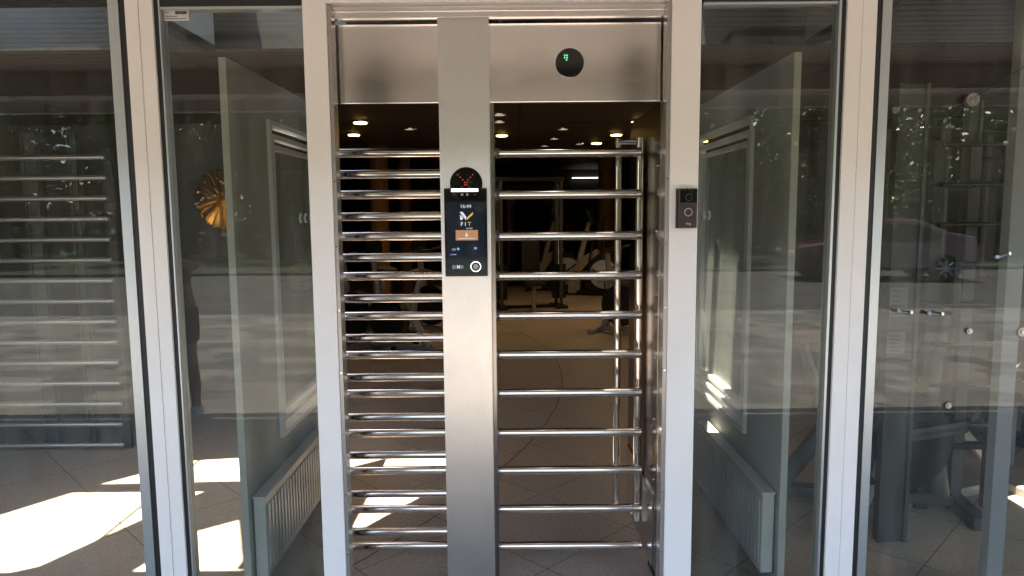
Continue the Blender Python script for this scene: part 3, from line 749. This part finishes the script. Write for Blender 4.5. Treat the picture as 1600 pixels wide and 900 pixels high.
def upright_bike(label, loc, rz, word=None, group='upright exercise bikes', fm=None):
    fm = fm or M['mgrey']
    t_ = thing('exercise_bike', label, 'exercise bike', group, loc, rz)
    bm = bmesh.new(); box(bm,-.27,.27,-.55,-.47,0,.07,bev=.02); box(bm,-.27,.27,.48,.56,0,.07,bev=.02); box(bm,-.04,.04,-.48,.48,.03,.09,bev=.01); obj('base_frame', bm, fm, t_)
    for s in (-1,1):
        for yy in (-.51,): CY('wheel', M['dim'], t_, (s*.2-.02,yy-.06,.035),(s*.2+.02,yy-.06,.035), .035, 20)
    bm = bmesh.new(); cyl(bm,(-.06,.18,.38),(.06,.18,.38),.27,48); cyl(bm,(-.075,.18,.38),(.075,.18,.38),.20,48); h_ = obj('flywheel_housing', bm, M['machine'], t_, smooth=True)
    bm = bmesh.new(); tube(bm, [(0,-.40,.08),(0,-.16,.42),(0,-.24,.70),(0,-.30,.90)], [.05,.05,.035,.025], 14); tube(bm, [(0,.42,.08),(0,.34,.6),(0,.40,1.05)], [.055,.05,.035], 14); obj('frame', bm, fm, t_, smooth=True)
    bm = bmesh.new(); bmesh.ops.create_uvsphere(bm, u_segments=24, v_segments=12, radius=1); 
    for v in bm.verts: 
        wd = .13 if v.co.y < 0 else .13-.085*v.co.y
        v.co = Vector((v.co.x*wd, v.co.y*.15-.30, v.co.z*.045+.93))
    obj('saddle', bm, M['tanpad'], t_, smooth=True)
    bm = bmesh.new(); tube(bm, arc([(-.22,.15,1.15),(-.20,.36,1.10),(.20,.36,1.10),(.22,.15,1.15)], .08), .017, 12); obj('handlebar', bm, M['machine'], t_, smooth=True)
    B('console', M['machine'], t_, -.13,.13,.38,.42,1.12,1.34, bev=.012)
    for s in (-1,1):
        CY('crank', M['dim'], t_, (s*.08,.0,.36),(s*.10,-.02*s,.36-.16*s), .014, 10); B('pedal', M['machine'], t_, s*.10, s*.19, -.06,.04,.34-.16*s,.37-.16*s, bev=.006)
    if word: text('brand_text', word, M['ringw'], t_, (-.062,.18,.36), .075, rot=(R(90),0,R(-90)))
    return t_
p = on_floor(1246,768); upright_bike('black exercise bike with a tan saddle behind the glass right of the doorbell', (1.86,1.0,0), R(-100), group=None, fm=M['cgrey'])
p = on_floor(628,548)
b1 = upright_bike('exercise bike marked MATRIX, nearest behind the left bars', (p.x,p.y,0), R(58), 'MATRIX')
b2 = copy_tree(b1); p = on_floor(570,545); b2.location = (p.x,p.y+.25,0); b2['label'] = 'exercise bike behind the left bars beside the jamb'
b3 = copy_tree(b1); p = on_floor(690,530); b3.location = (p.x,p.y+.4,0); b3['label'] = 'exercise bike half hidden by the steel column'
p = on_floor(980,530); b4 = copy_tree(b1); b4.location = (p.x+.15,p.y+.3,0); b4['label'] = 'exercise bike seen between the two guard tubes'

def cable_machine(label, loc, rz, h=2.1, group='cable machines'):
    t_ = thing('cable_machine', label, 'exercise machine', group, loc, rz)
    for s in (-1,1):
        for yy in (-.18,.18): CY('upright', M['cgrey'], t_, (s*.5,yy,0),(s*.5,yy,h), .028, 16)
        CY('guide_rod', M['chrome'], t_, (s*.5,0,.1),(s*.5,0,h-.05), .012, 12)
        bm = bmesh.new()
        for k in range(16): box(bm, s*.5-.11, s*.5+.11, -.07,.07,.16+k*.036,.16+k*.036+.029,bev=.004)
        obj('weight_stack', bm, M['machine'], t_)
    bm = bmesh.new(); box(bm,-.6,.6,-.04,.04,h,h+.07,bev=.01); obj('crossbeam', bm, M['machine'], t_); bm = bmesh.new(); box(bm,-.6,-.4,-.25,.25,0,.05,bev=.01); box(bm,.4,.6,-.25,.25,0,.05,bev=.01); box(bm,-.4,.4,-.03,.03,.0,.05); obj('frame', bm, M['machine'], t_)
    B('seat', M['leather'], t_, -.17,.17,-.55,-.15,.42,.50, bev=.025); B('seat_post', M['mgrey'], t_, -.03,.03,-.38,-.32,.0,.42)
    B('backrest', M['leather'], t_, -.15,.15,-.14,-.06,.55,1.15, bev=.025)
    TB('handle', M['dim'], t_, arc([(-.3,-.2,h-.35),(-.2,-.2,h-.2),(.2,-.2,h-.2),(.3,-.2,h-.35)], .05), .012, 10)
    return t_
c1 = cable_machine('large cable machine with ribbed weight stacks behind the far right glass', (2.95,1.9,0), R(25), group='cable machines')
c2 = copy_tree(c1); q = at(818,440,9.0); c2.location = (q.x+.1,9.0,0); c2.rotation_euler.z = R(10); c2['label'] = 'cable machine directly right of the steel column, between the bars'
c3 = copy_tree(c1); q = at(872,440,9.6); c3.location = (q.x-.35,12.6,0); c3.rotation_euler.z = R(-15); c3['label'] = 'cable machine in the middle behind the cross trainers'
# a bench by the rack
def bench(label, loc, rz):
    t_ = thing('weight_bench', label, 'bench', None, loc, rz)
    B('seat', M['leather'], t_, -.16,.16,-.6,.0,.42,.49, bev=.025)
    bm = bmesh.new(); box(bm,-.15,.15,0,.75,-.035,.035,bev=.02); bmesh.ops.rotate(bm, verts=bm.verts, cent=(0,0,0), matrix=Matrix.Rotation(R(38),3,'X')); bmesh.ops.translate(bm, verts=bm.verts, vec=(0,.03,.46)); obj('backrest', bm, M['leather'], t_)
    bm = bmesh.new(); tube(bm, [(0,-.55,.04),(0,-.35,.42)], .03, 10); tube(bm, [(0,.5,.04),(0,.1,.42)], .03, 10); box(bm,-.25,.25,-.6,-.52,0,.05,bev=.01); box(bm,-.25,.25,.45,.53,0,.05,bev=.01); box(bm,-.03,.03,-.5,.45,.0,.05); obj('frame', bm, M['mgrey'], t_)
    return t_
bench('black weight bench at the right edge behind the far right glass', (2.35,1.05,0), R(-70))

# ------------------------------------------------------------------ outside, seen as reflections in the glass: trees, car, person
def tree(loc, h, rad, n, seed, label, lm, th=.0):
    rnd = random.Random(seed)
    t_ = thing('broadleaf_tree', label, 'tree', 'trees along the road', loc)
    bm = bmesh.new(); tube(bm, [(0,0,-.5),(.05,0,h*.25),(-.05,.06,h*.5),(.03,0,h*.8)], [.22,.17,.12,.04], 10)
    cl = []
    for k in range(13):
        a = rnd.uniform(0,6.28); zz = rnd.uniform(.28,.95)*h; rr = rad*rnd.uniform(.25,.85)*(1.1-abs(zz/h-.6))
        c_ = Vector((rr*math.cos(a), rr*math.sin(a), zz)); cl.append((c_, rad*rnd.uniform(.28,.5)))
        tube(bm, [(0,0,zz*.7),c_*.6+Vector((0,0,zz*.28)),c_], [.07,.04,.015], 6)
    obj('trunk', bm, M['bark'], t_, smooth=True)
    me = bpy.data.meshes.new('crown'); V, Fc = [], []
    for i in range(n):
        c_, r_ = cl[rnd.randrange(len(cl))]
        d = Vector((rnd.gauss(0,1), rnd.gauss(0,1), rnd.gauss(0,1))).normalized()*r_*rnd.random()**.45
        p = c_+d; a = Vector((rnd.gauss(0,1), rnd.gauss(0,1), rnd.gauss(0,1))).normalized(); b_ = a.orthogonal().normalized(); s = rnd.uniform(.06,.12)
        k = len(V); V += [p+a*s, p+b_*s*.55, p-a*s, p-b_*s*.55]; Fc.append((k,k+1,k+2,k+3))
    me.from_pydata([tuple(v) for v in V], [], Fc); me.materials.append(lm)
    o = bpy.data.objects.new('crown', me); C.objects.link(o); o.parent = t_
TR = [(-7.5,-21,5.5,2.6),(-3.6,-19.8,4.6,2.3),(2.2,-21,5.2,2.5),(6.4,-20.4,5.6,2.7),(10.8,-22,6,2.9),(-12.2,-22,6,2.8),(16,-21,5.6,2.8),(-17,-21,5,2.6)]
where = ['second left of the gap','just left of the gap','just right of the gap','second right of the gap, behind the parked car','third right of the gap','third left of the gap','farthest right','farthest left']
for i, ((x, y, h, r_), wv) in enumerate(zip(TR, where)):
    tree((x,y,-.04), h, r_, 6500, 11+i, f'broadleaf tree across the road, {wv}', M['leaf'] if i % 2 else M['leaf2'])
# clipped hedge behind the trees
rnd = random.Random(3); me = bpy.data.meshes.new('hedge'); V, Fc = [], []
for i in range(60000):
    p = Vector((rnd.uniform(-32,32), -24+rnd.gauss(0,.5), rnd.uniform(-.1,6.0)+.5*math.sin(i*.37)))
    a = Vector((rnd.gauss(0,1), rnd.gauss(0,1), rnd.gauss(0,1))).normalized(); b_ = a.orthogonal().normalized(); s = rnd.uniform(.14,.26)
    k = len(V); V += [p+a*s, p+b_*s*.6, p-a*s, p-b_*s*.6]; Fc.append((k,k+1,k+2,k+3))
me.from_pydata([tuple(v) for v in V], [], Fc); me.materials.append(M['leaf'])
hd = bpy.data.objects.new('hedge', me); C.objects.link(hd); tag(hd, 'long dark hedge behind the trees across the road', 'hedge')

def car(label, loc, rz, paint):
    t_ = thing('parked_car', label, 'car', None, loc, rz)
    prof = [(-2.1,.35),(-2.12,.62),(-2.0,.82),(-1.25,.92),(-.62,1.36),(-.1,1.45),(.75,1.43),(1.35,1.15),(1.95,1.02),(2.08,.7),(2.05,.35)]
    bm = bmesh.new(); secs = [(-.86,.0),(-.80,.04),(-.6,.05),(0,.055),(.6,.05),(.80,.04),(.86,.0)]
    rings = []
    for w_, up in secs:
        tuck = (abs(w_)/.86)**3
        rings.append([bm.verts.new((x_*(1-.02*tuck), w_*(1-.22*max(0,(z_-.9)/.55)), z_+up*(1 if z_>.8 else 0)-.0)) for x_, z_ in prof])
    for i in range(len(rings)-1):
        for j in range(len(prof)): bm.faces.new((rings[i][j], rings[i+1][j], rings[i+1][(j+1) % len(prof)], rings[i][(j+1) % len(prof)]))
    bm.faces.new(rings[0]); bm.faces.new(rings[-1][::-1])
    obj('body', bm, paint, t_, smooth=True)
    gm = M['glossblack']
    for s in (-1,1):
        bm = bmesh.new(); prism(bm, [(-1.1,.95),(-.56,1.30),(-.05,1.37),(-.05,.95)], s*.80, s*.845, 'y'); prism(bm, [(.0,.95),(.0,1.37),(.70,1.36),(1.2,1.08),(1.1,.95)], s*.80, s*.845, 'y'); obj('side_window', bm, gm, t_)
        for x_ in (-1.3,1.3):
            CY('tyre', M['black'], t_, (x_,s*.70,.33),(x_,s*.90,.33), .33, 32)
            bm = bmesh.new(); cyl(bm,(x_,s*.895,.33),(x_,s*.905,.33),.07,16)
            for k in range(8):
                a = k*math.pi/4; cyl(bm,(x_,s*.903,.33),(x_+.21*math.cos(a),s*.903,.33+.21*math.sin(a)),.022,8)
            obj('rim', bm, M['alu'], t_)
        B('headlight', M['ringw'], t_, -2.13,-2.0,s*.5,s*.75,.62,.74,bev=.02); B('tail_light', mat('tail_red', (.4,.01,.01), .2), t_, 1.98,2.1,s*.5,s*.78,.72,.86,bev=.02)
    return t_
car('dark red car parked across the road in front of the trees', (8.9,-14.6,-.12), R(8), mat('car_paint', (.08,.014,.02), .22, .2, coat=.8))

# person with a phone, standing at the left under the canopy
def skin_chain(name, verts, edges, m, parent, sub=2):
    me = bpy.data.meshes.new(name); me.from_pydata([v[0] for v in verts], edges, [])
    o = bpy.data.objects.new(name, me); C.objects.link(o)
    o.modifiers.new('skin', 'SKIN'); 
    for i, v in enumerate(verts): me.skin_vertices[0].data[i].radius = (v[1], v[1]) if not isinstance(v[1], tuple) else v[1]
    me.skin_vertices[0].data[0].use_root = True
    s_ = o.modifiers.new('sub', 'SUBSURF'); s_.levels = s_.render_levels = sub
    bpy.context.view_layer.update()
    e = o.evaluated_get(bpy.context.evaluated_depsgraph_get()); m2 = bpy.data.meshes.new_from_object(e)
    bpy.data.objects.remove(o)
    o = bpy.data.objects.new(name, m2); C.objects.link(o); m2.materials.clear(); m2.materials.append(m)
    for p in m2.polygons: p.use_smooth = True
    if parent: o.parent = parent
    return o
PX_ = -2.66
pe = thing('person', 'person in a black T-shirt and shorts holding up a phone, left of the entrance', 'person', None, (PX_,-2.75,-.004), 0)
skm = mat('skin', (.42,.24,.17), .5); shirt = mat('black_cotton', (.012,.012,.014), .9)
bv = [((0,0,.95),(.15,.10)),((0,0,1.12),(.135,.095)),((0,.0,1.32),(.16,.10)),((0,0,1.46),(.07,.06)),((0,.01,1.53),.05),((0,.03,1.62),(.072,.09)),((0,.02,1.71),(.065,.08)),
 ((.17,0,1.42),.052),((.24,.10,1.20),.042),((.12,.33,1.30),.030),((.07,.40,1.35),.028),
 ((-.17,0,1.42),.052),((-.24,.10,1.20),.042),((-.12,.33,1.30),.030),((-.07,.40,1.35),.028),
 ((.10,0,.86),.088),((.12,.02,.50),.056),((.13,-.02,.28),.05),((.14,.0,.09),.036),((.15,.13,.035),.032),
 ((-.10,0,.86),.088),((-.12,.02,.50),.056),((-.13,-.02,.28),.05),((-.14,.0,.09),.036),((-.15,.13,.035),.032)]
be = [(0,1),(1,2),(2,3),(3,4),(4,5),(5,6),(2,7),(7,8),(8,9),(9,10),(2,11),(11,12),(12,13),(13,14),(0,15),(15,16),(16,17),(17,18),(18,19),(0,20),(20,21),(21,22),(22,23),(23,24)]
body = skin_chain('body', bv, be, skm, pe)
skin_chain('t_shirt', [((0,0,.97),(.165,.115)),((0,0,1.14),(.15,.11)),((0,0,1.32),(.175,.115)),((0,0,1.44),(.10,.08)),((.17,0,1.425),.066),((.225,.07,1.27),.060),((-.17,0,1.425),.066),((-.225,.07,1.27),.060)], [(0,1),(1,2),(2,3),(2,4),(4,5),(2,6),(6,7)], shirt, pe)
skin_chain('shorts', [((0,0,.95),(.17,.12)),((.10,0,.84),.105),((.12,.02,.58),.088),((-.10,0,.84),.105),((-.12,.02,.58),.088)], [(0,1),(1,2),(0,3),(3,4)], shirt, pe)
for s in (-1,1):
    bm = bmesh.new(); bmesh.ops.create_uvsphere(bm, u_segments=20, v_segments=12, radius=1)
    for v in bm.verts: v.co = Vector((v.co.x*.05+s*.145, v.co.y*.14+.05, max(v.co.z*.055+.05, .0)))
    obj('shoe', bm, mat('white_shoe', (.7,.7,.68), .6), pe, smooth=True)
    for k in range(4):
        z0 = 1.335+k*.018
        skin_chain('finger', [((s*.075,.405,z0),.009),((s*.062,.435,z0+.002),.0085),((s*.040,.438,z0+.002),.008)], [(0,1),(1,2)], skm, body, 1)
    skin_chain('thumb', [((s*.07,.395,1.335),.010),((s*.045,.395,1.33),.009),((s*.03,.405,1.335),.008)], [(0,1),(1,2)], skm, body, 1)
bm = bmesh.new(); bmesh.ops.create_uvsphere(bm, u_segments=20, v_segments=14, radius=1)
for v in bm.verts: v.co = Vector((v.co.x*.085, v.co.y*.10, max(v.co.z, -.25)*.10)) + Vector((0,.005,1.70))
obj('hair', bm, mat('dark_hair', (.03,.02,.015), .6), pe, smooth=True)
bm = bmesh.new()
for s in (-1,1):
    r_ = bmesh.ops.create_uvsphere(bm, u_segments=10, v_segments=8, radius=.010, matrix=Matrix.Translation((s*.03,.115,1.655)))
obj('eyes', bm, M['ink'], pe, smooth=True)
bm = bmesh.new(); cyl(bm, (0,.125,1.64), (0,.128,1.615), .008, 8, r2=.015); obj('nose', bm, skm, body)
B('mouth', mat('lips', (.35,.12,.1), .5), body, -.022,.022,.108,.118,1.585,1.593, bev=.002)
ph = B('phone', M['glossblack'], None, PX_-.038,PX_+.038,-2.75+.415,-2.75+.424,1.33,1.48, bev=.004); tag(ph, 'black phone held up by the person left of the entrance', 'phone')
CY('camera_lens', M['mgrey'], ph, (PX_-.02,-2.75+.4242,1.46),(PX_-.02,-2.75+.426,1.46), .007, 16)
